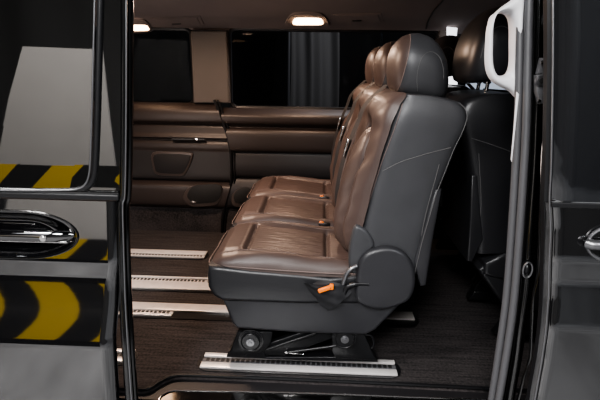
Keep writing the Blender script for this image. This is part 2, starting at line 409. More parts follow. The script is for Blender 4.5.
    bmesh.ops.transform(t,matrix=Matrix.Translation((.092,y-.01,.7))@Matrix.Rotation(radians(14),4,'Y'),verts=t.verts); merge(b,t); link('belt_tongue',b,'chrome',belt)
    return root
def copy_tree(o,parent=None):
    c=o.copy(); C.objects.link(c)
    if parent: c.parent=parent
    for ch in list(o.children): copy_tree(ch,c)
    return c
seat=make_seat()
EXTRA=('recliner_cover','buckle_sleeve','recline_lever','belt_anchor','side_bolster')
def copy_seat(o):
    c=copy_tree(o)
    def kill(x):
        for k in list(x.children): kill(k)
        bpy.data.objects.remove(x)
    for ch in list(c.children):
        if ch.name.startswith(EXTRA): kill(ch)
    return c
def plain_buckle(par):
    b=B(); box(b,(.0,-.178,.365),(.045,-.155,.392),.006); bk=link('belt_buckle',b,'blackp',par)
    b=B(); box(b,(.004,-.174,.388),(.02,-.16,.395),.003); tag(link('buckle_button',b,'orange',bk),'orange release button of the belt buckle',None)

G='forward facing leather seats'
tag(seat,'brown and charcoal leather seat nearest the open doorway, its whole side showing','seat',G)
s2=copy_seat(seat); plain_buckle(s2); s2.location=(0,SY+.385,0); tag(s2,'middle seat of the brown leather bench, between the doorway seat and the wall seat','seat',G)
s3=copy_seat(seat); plain_buckle(s3); s3.location=(0,SY+.77,0); tag(s3,'brown leather seat farthest from the doorway, beside the far side wall','seat',G)
# rear-facing row behind
r1=copy_seat(seat); r1.rotation_euler=(0,0,pi); r1.scale=(1,1,1); r1.location=(.835,SY+.2,.0)
tag(r1,'leather seat, coloured darker for shade, behind the white grab handle, back to back with the doorway seat','seat','rear row seats')
r2=copy_tree(r1); r2.location=(.835,SY+.77,.0); tag(r2,'rear row seat, coloured darker for shade, by the far wall, only its headrest peeping past the doorway headrest','seat','rear row seats')
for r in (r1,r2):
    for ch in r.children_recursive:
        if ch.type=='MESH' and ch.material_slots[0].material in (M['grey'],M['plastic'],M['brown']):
            mm=M['black_l'] if ch.material_slots[0].material!=M['brown'] else M['dbrown']  # rear row leather recoloured darker, its shade put into the colour
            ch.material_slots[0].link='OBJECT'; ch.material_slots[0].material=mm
    for ch in r.children:
        if ch.name.startswith('headrest'):
            if ch.name.startswith('headrest_post'): ch.location.z+=.03; ch.location.x-=.03
            else:
                k=1.3 if r is r1 else 1.0; ch.scale=(k*.96,1.08,k); ch.location=(.277*(1-k)+(.004 if r is r1 else .022),0,.885*(1-k)+.05)
        if ch.name.startswith(('buckle','recline','lever','seat_belt')):
            pass
# ------------------------------------------------------------------ van interior shell
XL,XR=-1.9,1.9; WY=2.7
# floor: ribbed carpet with shaped front edge
edge=[(120,388),(140,389),(150,388),(160,382),(170,377),(185,375),(240,377),(300,379.5),(400,384),(480,388),(560,392)]
b=B()
E=[PZ(px,py,0) for px,py in edge]; E=[Vector((XL,E[0].y,0))]+smooth_path(E,4)+[Vector((XR,E[-1].y,0))]
vb=[b.verts.new((p.x,p.y,0)) for p in E]; vm=[b.verts.new((p.x,p.y-.006,-.012)) for p in E]; vt=[b.verts.new((p.x,WY+.1,0)) for p in E]
for i in range(len(E)-1): b.faces.new((vb[i],vb[i+1],vt[i+1],vt[i])); b.faces.new((vm[i],vm[i+1],vb[i+1],vb[i]))
fl=struct(link('floor',b,'carpet'))
b=B(); grid(b,lambda u,v:Vector((XL+(XR-XL)*u,1.18+.2*v,-.012)),2,2); struct(link('trim_1',b,'panel2'))   # brown sill strip
# sill tread + chrome line
b=B(); pts=smooth_path([PZ(158,402,-.01),PZ(162,396,-.01),PZ(172,391,-.01),PZ(190,390.5,-.01),PZ(300,393,-.01),PZ(420,397.5,-.01),PZ(520,401,-.01)],6)
up=[b.verts.new(p) for p in pts]; dn=[b.verts.new((p.x,.9,-.008)) for p in pts]
for i in range(len(pts)-1): b.faces.new((up[i],up[i+1],dn[i+1],dn[i]))
struct(link('trim_2',b,'gloss'))
b=B(); tube(b,[p+Vector((0,-.002,.002)) for p in pts],.0028,8); struct(link('trim_3',b,'chrome'))
b=B(); pts2=smooth_path([Vector((p.x,p.y-.004,.003)) for p in E],1); tube(b,pts2,.006,8); struct(link('trim_4',b,'rubberb'))
# lower sill outside, under the floor
b=B(); box(b,(XL,1.0,-.3),(XR,1.06,-.03),.02); box(b,(XL,1.0,-.32),(XR,2.75,-.3)); struct(link('trim_5',b,'gloss'))
# ceiling
cp=[(2.74,1.15),(2.69,1.168),(2.62,1.187),(2.54,1.205),(2.4,1.25),(2.2,1.3),(1.9,1.325),(1.5,1.325),(1.25,1.3),(1.17,1.25)]
b=B()
def ceil(u,v):
    k=v*(len(cp)-1); i=min(len(cp)-2,int(k)); f=k-i; y=cp[i][0]*(1-f)+cp[i+1][0]*f; z=cp[i][1]*(1-f)+cp[i+1][1]*f
    return (XL+(XR-XL)*u,y,z)
grid(b,ceil,24,36); struct(link('ceiling',b,'head',sharp=False))
b=B(); P=[PY(x,y,Y) for x,y,Y in ((449,-6,2.25),(442,2,2.35),(434,9,2.45),(429,16,2.55),(427,24,2.63),(426,31,2.68))]; 
P=[Vector((p.x,p.y,ceilz-.002)) for p,ceilz in zip(P,[1.289,1.262,1.234,1.203,1.185,1.172])]; tube(b,smooth_path(P,5),.004,6); struct(link('trim_6',b,'slot'))
# far wall: pillars + window frames + panels
def wz(py,px=250): return PY(px,py,WY).z
zt=1.16; zs=.747
# outer structure behind
wins=[(-1.75,PY(192,60,WY).x,1.158,.745,1),(PY(229,60,WY).x,.62,1.163,.735,2),(PY(470,90,WY).x-.08,1.35,1.12,.72,3)]
X1=PY(192,60,WY).x; X2=PY(229,60,WY).x
for x0,x1,z1,z0,n in wins:
    o=rrect((x0+x1)/2,(z0+z1)/2,x1-x0,z1-z0,.04)
    b=B(); f=b.faces.new([b.verts.new((p[0],WY+.035,p[1])) for p in o]); w=struct(link('window_%d'%n,b,'glass'))
    b=B(); tube(b,[(p[0],WY+.02,p[1]) for p in o],.014,8,True); link('window_seal',b,'rubberb',w)
# wall strips around windows
def strip(name,x0,x1,z0,z1,m,y=WY,bev=.008):
    b=B(); box(b,(x0,y,z0),(x1,y+.03,z1),bev); return struct(link(name,b,m))
# beige pillar trim
b=B(); pa=[PY(x,y,WY-.02) for x,y in ((191,31),(227,31),(230,103),(194,103))]
pr=[(p.x,p.z) for p in pa]; prism(b,pr,WY-.035,WY+.02,.012,3); struct(link('trim_7',b,'pillar'))
strip('trim_8',X1-.03,X2+.03,1.15,1.2,'head',WY+.01)
strip('trim_9',.62,PY(452,60,WY).x,.7,1.2,'pillar')
# lower wall panels, swept profile
prof_l=[(27,0),(104,.0),(106,-.028),(109,-.05),(112,-.06),(118,-.062),(122,-.056),(125,-.03),(127,-.034),(131,-.038),(134,-.042),(136.5,-.05),(138,-.05),(139.5,-.03),(141,-.03),(144,-.038),(148,-.04),(151,-.036),(153,-.036),(166,-.04),(178,-.044),(181,-.028),(183,-.05),(186,-.066),(195,-.07),(203,-.066),(206,-.05),(207,-.03),(212,-.04),(245,-.045)]
prof_r=[(27,0),(108,.0),(111,-.03),(114,-.05),(117,-.055),(122,-.05),(125,-.03),(127,-.025),(129,-.05),(135,-.06),(148,-.056),(151,-.034),(154,-.04),(165,-.046),(174,-.04),(177,-.025),(179,-.04),(190,-.06),(204,-.055),(207,-.03),(214,-.04),(246,-.045)]
def swept(name,prof,x0f,x1f,m,a,c):
    rows=[(wz(y),WY+d*1.15) for y,d in prof if a<=y<=c]
    # refine
    rr=[]
    V=smooth_path([Vector((r[1],r[0],0)) for r in rows],4)
    b=B(); nx=40
    def fn(u,v):
        k=v*(len(V)-1); i=min(len(V)-2,int(k)); f=k-i; p=V[i].lerp(V[i+1],f)
        py=a+(c-a)*v; xa=x0f(p.y); xb=x1f(p.y)
        return (xa+(xb-xa)*u,p.x,p.y)
    grid(b,fn,nx,(len(V)-1)); return struct(link(name,b,m))
sealpx=[(214,100),(217,106),(222,120),(228,138),(231,155),(231.5,175),(230,190),(226,203),(223,215),(222,232),(222,250)]
SP=smooth_path([PY(x,y,WY-.055) for x,y in sealpx],5)
def sealx(z):
    for p,q in zip(SP,SP[1:]):
        if q.z<=z<=p.z: return p.x+(q.x-p.x)*(p.z-z)/(p.z-q.z+1e-9)
    return SP[0].x if z>SP[0].z else SP[-1].x
xl=lambda z:XL; xr=lambda z:XR
swept('wall_far',prof_l,xl,sealx,'panel',104,153)
swept('wall_far_middle',prof_l,xl,sealx,'panel2',151,183)
swept('wall_far_shelf',prof_l,xl,sealx,'panel',181,207)
swept('wall_far_lower',prof_l,xl,sealx,'carpet',206,245)
swept('wall_rear',prof_r,sealx,xr,'panel',108,153)
swept('wall_rear_middle',prof_r,sealx,xr,'panel2',151,179)
swept('wall_rear_shelf',prof_r,sealx,xr,'panel2',177,207)
swept('wall_rear_lower',prof_r,sealx,xr,'carpet',206,246)
for o in list(C.objects):
    if o.name.startswith('wall_far_') or o.name.startswith('wall_rear_'): o.name={'middle':'wall_inner','shelf':'wall_shelf','lower':'wall_lower'}[o.name.split('_')[2].split('.')[0]]+('_front' if 'far' in o.name else '_back')
b=B(); tube(b,SP,.0085,8); struct(link('trim_10',b,'rubberb'))
b=B(); tube(b,[p+Vector((.018,.004,0)) for p in SP],.005,8); struct(link('trim_11',b,'blackp'))
# speaker pocket
def onwall(pts,d): return [(p.x,p.z) for p in [PY(x,y,WY+d) for x,y in pts]]
sp=empty('wall_speaker',PY(172,164,WY-.06),'dark trapezoid speaker grille set in the far side panel','speaker')
out=closed_smooth([Vector((x,y)) for x,y in ((153,152.5),(172,151.5),(191,152.5),(193,156),(190,165),(186,173),(182,175.5),(170,175.5),(157,174),(153.5,168))],4)
def plate(name,pts,yc,th,m,parent,bev=.003):
    b=B(); prism(b,onwall([(p[0],p[1]) for p in pts],yc),WY+yc-th,WY+yc,bev,2)
    o=link(name,b,m,parent); 
    if parent: o.location=-Vector(parent.location)
    return o
plate('rim',out,-.046,.012,'rimm',sp,.004)
cx,cy=172,163.5
plate('grille',[(cx+(p[0]-cx)*.9,cy+(p[1]-cy)*.82) for p in out],-.05,.012,'webbing',sp,.003)
# cup holders / pockets
def pocket(lbl,pts,cx,cy,name='cup_holder'):
    o=closed_smooth([Vector(p) for p in pts],4); e=empty(name,PY(cx,cy,WY-.09),lbl,'cup holder')
    plate('rim',o,-.03,.056,'rimm',e,.004)
    plate('recess',[(cx+(p[0]-cx)*.9,cy+(p[1]-cy)*.86) for p in o],-.078,.011,'slot',e,.002)
    return e
c1=pocket('dark oval cup holder recess in the lit shelf left of the vertical seal',[(186,197),(188,189),(194,184),(206,182.5),(219,182.5),(224,186),(223,195),(218,202),(208,204),(194,204)],204,194)
c2=pocket('small dark cup holder in the far panel just above the farthest seat cushion',[(233,198),(235,191),(241,187),(249,186.5),(253,190),(252,199),(246,204),(236,204)],243,195)
b=B(); c=PY(193,202,WY-.09); t=B(); bmesh.ops.create_uvsphere(t,u_segments=12,v_segments=8,radius=.014); bmesh.ops.transform(t,matrix=Matrix.Translation(c)@Matrix.Diagonal((1.3,.5,.5,1)),verts=t.verts); merge(b,t); o=link('catch',b,'steel',c1); o.location=-Vector(c1.location)
# handle groove, small vent near the floor
b=B(); prism(b,onwall([(172,138.2),(205,138.6),(205,139.8),(172,139.6)],-.06),WY-.066,WY-.05,.001,1); vb_=link('door_pull',b,'blackp'); tag(vb_,'slim dark pull slot along the lit ledge of the far panel','handle')
b=B(); p=PY(196.5,139,WY-.07); cyl(b,p,.006,.006,'Y',16,.001); o=link('latch_button',b,'chrome',vb_)
vt=empty('air_vent',PY(190,238,WY-.05),'small dark slotted floor vent low on the far carpeted panel','vent')
plate('frame',[(178,233),(200,232),(203,243),(181,244)],-.05,.008,'blackp',vt,.002)
for k in range(4): plate('slat',[(181.5,234.8+k*2.2),(199.5,234+k*2.2),(200,235+k*2.2),(182,235.8+k*2.2)],-.056,.006,'steel' if k==0 else 'plastic',vt,.0005)
# ceiling lamps and panels: sit on the sloping headliner
def cz(y):
    for (a,za),(c,zc) in zip(cp,cp[1:]):
        if c<=y<=a: return za+(zc-za)*(a-y)/(a-c)
    return 1.3
def onceil(px,py,drop=0):
    lo,hi=1.3,2.74
    for _ in range(40):
        m=(lo+hi)/2; p=PY(px,py,m)
        if p.z>cz(m)-drop: hi=m
        else: lo=m
    return PY(px,py,lo)
def ceilpiece(name,pts,m,parent,th=.006,drop=.0,k=4,sm=True):
    o=closed_smooth([Vector(p) for p in pts],k) if sm else [Vector(p) for p in pts]; b=B()
    A=[b.verts.new(onceil(p[0],p[1],drop)) for p in o]; D=[b.verts.new(v.co-Vector((0,.3*th,th))) for v in A]
    n=len(A)
    for i in range(n): b.faces.new((A[i],A[(i+1)%n],D[(i+1)%n],D[i]))
    b.faces.new(D); b.faces.new(A)
    ob=link(name,b,m,parent,smooth=False)
    if parent: ob.location=-Vector(parent.location)
    return ob
lamps=[]
for cx,cy,lab in ((307,18,'glowing warm reading lamp on the headliner above the large far window'),(133,24,'glowing warm reading lamp on the headliner beside the front door edge')):
    l=empty('reading_lamp',onceil(cx,cy),lab,'lamp','reading lamps on the headliner')
    w=22 if cx>200 else 19
    ceilpiece('bezel',[(cx-w,cy+5.5),(cx-w+3,cy-1),(cx-w+9,cy-5.5),(cx,cy-6.3),(cx+w-9,cy-5.5),(cx+w-3,cy-1),(cx+w,cy+5.5),(cx+w-6,cy+7.5),(cx,cy+8),(cx-w+6,cy+7.5)],'head',l,.008)
    ceilpiece('lens',[(cx-13,cy+4),(cx-13,cy+.5),(cx-10,cy-1),(cx,cy-1.2),(cx+12,cy-.8),(cx+15,cy+.8),(cx+15,cy+4),(cx,cy+4.3)],'lampw',l,.013,k=3)
    lamps.append(l)
for pts,lab in ((((152,18),(200,15.5),(204,24),(156,25.5)),'flat closed overhead panel on the headliner above the light pillar'),(((333,14),(381,13),(384,21.5),(336,22)),'flat closed overhead panel on the headliner right of the large reading lamp')):
    v=empty('overhead_panel',onceil(pts[0][0]+24,20),lab,'panel','overhead panels beside the reading lamps')
    ceilpiece('frame',pts,'head',v,.004,sm=False)
    q=[Vector(p) for p in pts]; c=sum(q,Vector((0,0)))/4
    ceilpiece('cover',[c+(p-c)*.86 for p in q],'pillar' if False else 'head',v,.0065,sm=False)
    ceilpiece('latch',[(c.x-6,c.y+1.5),(c.x+3,c.y+1.1),(c.x+3,c.y+2.3),(c.x-6,c.y+2.7)],'slot',v,.0075,sm=False)
# glowing strip between the headrests, outside brightness put in as emission, no glass
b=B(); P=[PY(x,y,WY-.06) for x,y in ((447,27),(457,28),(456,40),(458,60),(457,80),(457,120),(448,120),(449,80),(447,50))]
prism(b,[(p.x,p.z) for p in P],WY-.07,WY-.05,.004); struct(link('window_4',b,'viewglow'))
b=B(); box(b,(1.85,1.2,-.02),(1.9,2.74,.7),.01); box(b,(1.85,1.2,1.15),(1.9,2.74,1.3),.01); struct(link('wall_back',b,'panel2'))
# ------------------------------------------------------------------ floor rails
GR='floor mounting rails'
def rail(label,x0,x1,Y0,Y1,slots='far',x_cut=None):
    c=empty('floor_rail',((x0+x1)/2,(Y0+Y1)/2,0),label,'rail',GR)
    def L(o): o.parent=c; o.location=-Vector(c.location); return o
    w=Y1-Y0
    b=B(); t=B(); o=[((p[0]),(p[1])) for p in rrect((x0+x1)/2,(Y0+Y1)/2,x1-x0+.03,w+.022,(w+.02)/2.2)]
    vs=[b.verts.new((p[0],p[1],.0015)) for p in o]; f=b.faces.new(vs); r=bmesh.ops.extrude_face_region(b,geom=[f]); 
    for v in r['geom']:
        if isinstance(v,bmesh.types.BMVert): v.co.z=.004
    L(link('surround',b,'rubberb'))
    fr=(0,.34,.42,.68,.76,1) if slots=='even' else (0,.58,.64,.82,.88,1)
    ys=[Y0+w*f for f in fr] if slots in('far','even') else [Y1-w*f for f in fr]
    b=B(); box(b,(x0,ys[0],.004),(x1,ys[1],.012),.002); L(link('bar',b,'rail'))
    b=B(); xx1=x_cut if x_cut else x1; box(b,(x0,ys[4],.004),(xx1,ys[5],.012),.002); L(link('bar',b,'rail'))
    b=B(); box(b,(x0,ys[2],.003),(xx1,ys[3],.009),.001); ch=L(link('track',b,'striker' if slots=='even' else 'rail'))
    b=B(); n=int((xx1-x0)/.017)
    for k in range(n):
        x=x0+.012+k*(xx1-x0-.02)/n; box(b,(x,min(ys[2],ys[3])+w*.02,.0092),(x+.011,max(ys[2],ys[3])-w*.02,.0102))
    sl=link('slots',b,'slot',ch,smooth=False)
    return c
rail('bright floor rail under the doorway seat, nearest the sill',-.375,.268,1.318,1.398,'even')
rail('short bright rail end at the front door edge, in line with the nearest rail',-1.2,-.618,1.33,1.4,'even')
rail('wide bright floor rail second from the doorway, running under the bench',-1.6,.39,1.635,1.735,'near2',-.57)
rail('wide bright floor rail third from the doorway with a slotted far edge',-1.6,.1,1.865,1.99,'far',-.50)
rail('thin bright floor rail nearest the far side wall',-1.6,-.585,2.225,2.315,'near')
b=B(); box(b,(XL,1.09,1.26),(XR,1.2,1.36),.03); struct(link('trim_20',b,'gloss'))
# ---- near side: grab handle
gh=empty('grab_handle',PY(500,45,1.16),'white oval loop grab handle on the pillar at the right of the doorway','handle')
outer=[(522,-8),(510,1),(500,8),(491,17),(486.5,28),(485,45),(484.5,60),(486,72),(491,81),(500,87),(508,91),(514,97),(519,100),(520,60),(521,20)]
outer=closed_smooth([Vector(p) for p in outer],4)
cxh,cyh=502.5,44
inner=[]
for p in outer:
    a=atan2(p.y-cyh,p.x-cxh); c=cos(a); s=sin(a); k=(abs(c/9.6)**3.4+abs(s/26)**3.4)**(-1/3.2); inner.append(Vector((cxh+c*k,cyh+s*k)))
b=B(); n=len(outer); K=10; VV=[]
for k in range(K+1):
    f=k/K; row=[]
    for i in range(n):
        p=outer[i].lerp(inner[i],f); q=PY(p.x,p.y,1.16); q.y-=.022*(max(0,1-abs(2*f-1)**2.6))**.5; row.append(b.verts.new(q))
    VV.append(row)
for k in range(K):
    for i in range(n): b.faces.new((VV[k][i],VV[k][(i+1)%n],VV[k+1][(i+1)%n],VV[k+1][i]))
back=[b.verts.new(v.co+Vector((0,.03,0))) for v in VV[K]]
for i in range(n): b.faces.new((VV[K][i],VV[K][(i+1)%n],back[(i+1)%n],back[i]))
o=link('handle_loop',b,'white',gh); o.location=-Vector(gh.location)
b=B(); P=[PY(x,y,1.07) for x,y in ((517,92),(519,94),(515.3,130),(512,162),(511.3,160),(514.2,128))]; prism(b,[(p.x,p.z) for p in P],1.07,1.075,.001); o=link('pillar_trim',b,'white',gh); o.location=-Vector(gh.location)
# ------------------------------------------------------------------ near side: rear pillar with seals
def bodytube(name,pts,r,m,parent=None,off=0,n=12,flat=1):
    b=B(); P=smooth_path([PB(x,y,off) for x,y in pts],5); tube(b,P,r,n); return link(name,b,m,parent)
def bodystrip(name,Lp,Rp,m,off=0,parent=None,bulge=.004,nx=6,depth=0,ny=40):
    """strip between two pixel polylines (x as function of y) laid on the body side"""
    def xa(tab,y): return lerp([(b_,a_) for a_,b_ in tab],y)
    y0=Lp[0][1]; y1=Lp[-1][1]; b=B()
    def fn(u,v):
        y=y0+(y1-y0)*v; x=xa(Lp,y)+(xa(Rp,y)-xa(Lp,y))*u
        p=PB(x,y,off); p.y-=bulge*(1-(2*u-1)**2)
        if depth: p.y+=depth*(1 if u in(0,1) else 0)
        return p
    grid(b,fn,nx,ny); return link(name,b,m,parent)
s1=[(523,-90),(521,-15),(519.2,75),(516.5,150),(508,280),(500,345),(490,410)]
s2_=[(531.5,-90),(529.5,-15),(527.5,75),(525,150),(516,280),(508,345),(497,410)]
o=bodytube('trim_13',s1,.0092,'rubber',off=.04); struct(o)
o=bodytube('trim_14',s2_,.0092,'rubber',off=.02); struct(o)
# dark inner panel behind the seals
def shift(t,d): return [(x+d,y) for x,y in t]
o=bodystrip('trim_15',shift(s1,-3),[(545,-15),(546,75),(543,150),(536,280),(524,345),(513,410)],'gloss',off=.05,bulge=0); struct(o)
# door jamb surface with highlights
o=bodystrip('trim_16',[(534,-15),(532,75),(529.5,150),(521,280),(513,345),(503,410)],[(541,-15),(541,75),(538,150),(530,280),(521,345),(512,410)],'gloss',off=.03,bulge=.012); struct(o)
o=bodystrip('trim_17',[(544,-15),(545,60),(545,110),(541,150),(537,270),(531,300),(529,355),(520,385),(514,410)],[(549,-15),(549,60),(548.5,110),(544,150),(540,270),(534,300),(532,355),(523,385),(518,410)],'gloss',off=-.005,bulge=.006); struct(o)
# big body side behind (keeps the outside out)
o=bodystrip('wall_near',[(546,-40),(546,150),(541,280),(530,420)],[(900,-40),(900,150),(900,280),(900,420)],'gloss',off=.06,bulge=0); struct(o)
# striker plate
st=empty('striker_plate',PB(538,80,.01),'dark latch striker plate with round socket on the rear door jamb','latch')
def put(o): o.location=-Vector(st.location); return o
q=[PB(x,y,.01) for x,y in ((532,75),(543,73),(543.5,90),(540,103),(537,104),(533,92))]
b=B(); prism(b,[(p.x,p.z) for p in q],q[0].y-.024,q[0].y-.006,.003); put(link('plate',b,'striker',st))
b=B(); c=PB(537.8,80.5,0); c.y=q[0].y-.026; cyl(b,c,.0115,.01,'Y',28,.002); r_=put(link('socket',b,'steel',st)); b=B(); c2_=c.copy(); c2_.y-=.005; cyl(b,c2_,.006,.004,'Y',20); o=link('hole',b,'slot',r_)
for (x,y) in ((538,62.5),(537,100.5)):
    b=B(); c=PB(x,y,0); c.y=q[0].y-.026; cyl(b,c,.004,.008,'Y',6,.001); put(link('bolt',b,'chrome',st))
b=B(); P=[PB(x,y,.01) for x,y in ((537,58),(543,58),(543.5,73),(534,74))]; prism(b,[(p.x,p.z) for p in P],q[0].y-.02,q[0].y-.004,.002); put(link('plate_extension',b,'striker',st))
# oval bumper stop
bs=empty('door_buffer',PB(525.5,268,.0),'small oval rubber buffer with dark ring low on the rear door jamb','buffer')
c=PB(525.5,268,.012)
b=B(); tube(b,[(c.x+.0105*cos(k*pi/14),c.y-.012,c.z+.019*sin(k*pi/14)) for k in range(28)],.0025,8,True); o=link('ring',b,'steel',bs); o.location=-Vector(bs.location)
b=B(); t=B(); bmesh.ops.create_uvsphere(t,u_segments=20,v_segments=12,radius=1); bmesh.ops.transform(t,matrix=Matrix.Translation(c)@Matrix.Diagonal((.009,.014,.017,1)),verts=t.verts); merge(b,t); o=link('pad',b,'blackp',bs); o.location=-Vector(bs.location)
# ------------------------------------------------------------------ doors (outer skins with a real body profile)
import math
# tilt (deg) of the outward normal above horizontal, from the waist down
ZB,ZM=-.1,.16     # hazard band heights on the board opposite
DY=[lambda z:(1.02 if z<.46 else 1.045)]
def hitY(px,py,off=0):
    Y=1.02+off
    for _ in range(20): p=PY(px,py,Y); Y=DY[0](p.z)+off
    return p
def tilttab():
    T=[(200,.62),(215,.5),(232,.3),(238,ZM),(260,ZB),(264,-99),(276,-99),(281,ZB-.05),(288,ZB+.07),(296,ZB+.15),(304,ZB+.21),(312,ZB+.23),(320,ZB+.21),(328,ZB+.15),(336,ZB+.07),(342,ZB),(350,-99),(400,-99),(430,-99)]
    tab=[]
    for py,zt in T:
        p=PB(60,py); p0=PY(60,py,1.05); d=ray(60,py); e=atan2(d.z,d.y); p=hitY(60,py)
        r=atan2(zt-p.z,p.y+3) if zt>-50 else radians(-19)
        tab.append((p.z,max(.5,degrees(r-e)/2)))
    return [(-.4,1)]+sorted(tab)+[(.69,2),(1.4,2)]
TAB=tilttab()
def tiltprof(z): return lerp(TAB,z)
def profileY(fn):
    L=[0]*331; idx=190; L[idx]=1.05
    for i in range(idx+1,331): L[i]=L[i-1]+.005*tan(radians(fn(-.35+i*.005)))
    for i in range(idx-1,-1,-1): L[i]=L[i+1]-.005*tan(radians(fn(-.35+i*.005)))
    return L
def sampler(L):
    def f(z):
        k=(z+.35)/.005; i=max(0,min(329,int(k))); q=k-i; return L[i]*(1-q)+L[i+1]*q
    return f
for _ in range(6):
    TAB=tilttab(); DY[0]=sampler(profileY(tiltprof))
for py_ in (240,250,260,281,290,300,311,322,333,342): 
    p_=hitY(60,py_); d_=ray(60,py_); r_=atan2(d_.z,d_.y)+2*radians(tiltprof(p_.z)); print('REF',py_,round(p_.z+(p_.y+3)*tan(r_),3))
def slidetab():
    T=[(205,-8),(258,-8),(262,-17),(266,-20),(281,-20),(287,-8),(326,-8),(334,-20),(430,-20)]
    tab=[]
    for py,r in T:
        p=hitY(575,py,-.085); d=ray(575,py); e=atan2(d.z,d.y); tab.append((p.z,max(.5,(r-degrees(e))/2)))
    return [(-.4,1)]+sorted(tab)+[(.7,2),(1.4,2)]
for _ in range(6):
    STAB=slidetab(); DY[0]=sampler(profileY(lambda z:lerp(STAB,z)))
SL=profileY(lambda z:lerp(STAB,z))
ZS=[-.35+i*.005 for i in range(331)]
YS={}; y=1.05; idx=[i for i,z in enumerate(ZS) if abs(z-.6)<.003][0]
Yp=[0]*len(ZS); Yp[idx]=1.05
for i in range(idx+1,len(ZS)): Yp[i]=Yp[i-1]+.005*tan(radians(tiltprof(ZS[i])))
for i in range(idx-1,-1,-1): Yp[i]=Yp[i+1]-.005*tan(radians(tiltprof(ZS[i])))
def doorY(z):
    k=(z+.35)/.005; i=max(0,min(len(ZS)-2,int(k))); f=k-i; return Yp[i]*(1-f)+Yp[i+1]*f
def PD(px,py,off=0):
    Y=1.05
    for _ in range(20): p=PY(px,py,Y); Y=doorY(p.z)+off
    return p
fd=empty('front_door',PD(60,420),'closed glossy black front door of the van with a window and an oval handle bowl','door')
def F_(o,e=fd): o.parent=e; o.location=-Vector(e.location); return o
# lower skin with handle bowl
hc=PD(33,235); 
def edgex(z):  # rear edge of the front door
    return lerp([(-.4,-.47),(.13,-.492),(.3,-.497),(.42,-.487),(.5,-.474),(.66,-.472)],z)
zbelt=PD(50,200).z
def bowl(x,z):
    a=PD(78,236); cx=hc.x-.03; rx=a.x-cx; rz=.058
    d=sqrt(((x-cx)/rx)**2+((z-hc.z)/rz)**2) if x>cx else abs(z-hc.z)/rz
    return d
def skin(x0f,x1f,z0,z1,off,nx,nz,bw=True,wave=0):
    b=B()
    def fn(u,v):
        z=z0+(z1-z0)*v; xa=x0f(z); xb=x1f(z); x=xa+(xb-xa)*u; y=doorY(z)+off
        if bw:
            d=bowl(x,z); y+=.03*(1-sstep(.35,1.0,d))
        if wave: y+=wave*sin((x-xb)*9+1.2)*sstep(.2,.3,z)*(1-sstep(.38,.43,z))
        y+=.02*max(0,1-(xb-x)/.03)**2 if bw else .02*max(0,1-(x-xa)/.02)**2
        return (x,y,z)
    grid(b,fn,nx,nz); return b
F_(link('door_skin',skin(lambda z:-1.5,edgex,-.35,zbelt,0,260,320,True,0),'paint',sharp=False))
# bowl rim, grip
b=B(); P=[]
cx=hc.x-.03; rx=PD(78,236).x-cx
for k in range(-30,31):
    a=k*pi/60; x=cx+rx*cos(a)*1.0; z=hc.z+.058*sin(a); P.append((x,doorY(z)-.001,z))
P=[(-1.2,P[0][1],P[0][2])]+P+[(-1.2,P[-1][1],P[-1][2])]
tube(b,P,.0025,8); F_(link('bowl_rim',b,'gloss'))
hd=empty('door_handle',(0,0,0)); hd.parent=fd; hd.location=(0,0,0)
b=B(); rings=[]
for k in range(40):
    f=k/39; x=-1.1+( PD(74,236).x+1.1)*f; a=.016*(1-.35*max(0,(f-.9)/.1)**2); 
    if f>.985: a*=.5
    y=doorY(hc.z)-.006+.012*max(0,(f-.85)/.15)**2
    rings.append([(x,y+.011*cos(t*pi/10)*(a/.016),hc.z-.001+a*sin(t*pi/10)) for t in range(20)])
loft(b,rings); o=link('grip',b,'paint',hd); o.location=-Vector(fd.location)
b=B(); c=PD(47,236); cyl(b,(c.x,c.y-.015,c.z),.0075,.012,'Y',20,.002); o=link('key_lock',b,'chrome',hd); o.location=-Vector(fd.location)
b=B(); tube(b,[(-1.1,doorY(hc.z)-.014,hc.z-.014),(PD(70,243).x,doorY(hc.z)-.012,hc.z-.012)],.002,8); o=link('chrome_line',b,'chrome',hd); o.location=-Vector(fd.location)
# belt strip, glass, pillar
def zrow(py): return PD(60,py).z
b=B(); box(b,(-1.5,doorY(.66)-.006,zrow(199)),(edgex(.66)-.002,doorY(.66)+.02,zrow(193)),.004); F_(link('belt_moulding',b,'rubberb'))
b=B(); box(b,(-1.5,doorY(.68)-.004,zrow(193.5)),(edgex(.66)-.002,doorY(.68)+.02,zrow(189.5)),.003); F_(link('belt_chrome',b,'gloss'))
# window glass outline
wo=[PD(x,y,.004) for x,y in ((96.5,-60),(96,0),(94.5,60),(93,120),(91.5,160),(90,175),(86,184),(78,188.5),(60,189.5),(0,189.5),(-160,189.5))]
wo=smooth_path(wo,6)
b=B(); 
vs=[b.verts.new(p) for p in wo]; vs.append(b.verts.new((wo[-1].x,doorY(1.3)+.004,1.3))); vs.append(b.verts.new((wo[0].x,doorY(1.3)+.004,1.3)))
b.faces.new(vs); F_(link('window_pane',b,'tint',smooth=False))
b=B(); tube(b,[p-Vector((0,.006,0)) for p in wo],.0024,10); F_(link('window_trim',b,'steel'))
b=B(); tube(b,[p-Vector((-.011,.001,-.0)) for p in wo[:45]],.0075,10); F_(link('window_seal',b,'rubberb'))
def gp(u,v):
    y=-60+(254)*v; a=lerp([(-60,99),(150,96),(176,94),(186,88),(194,80)],y); c=lerp([(-60,122.5),(100,122),(194,120)],y); return PD(a+(c-a)*u,y,.003)
b=B(); grid(b,gp,10,60); F_(link('pillar_cover',b,'tint',sharp=False))
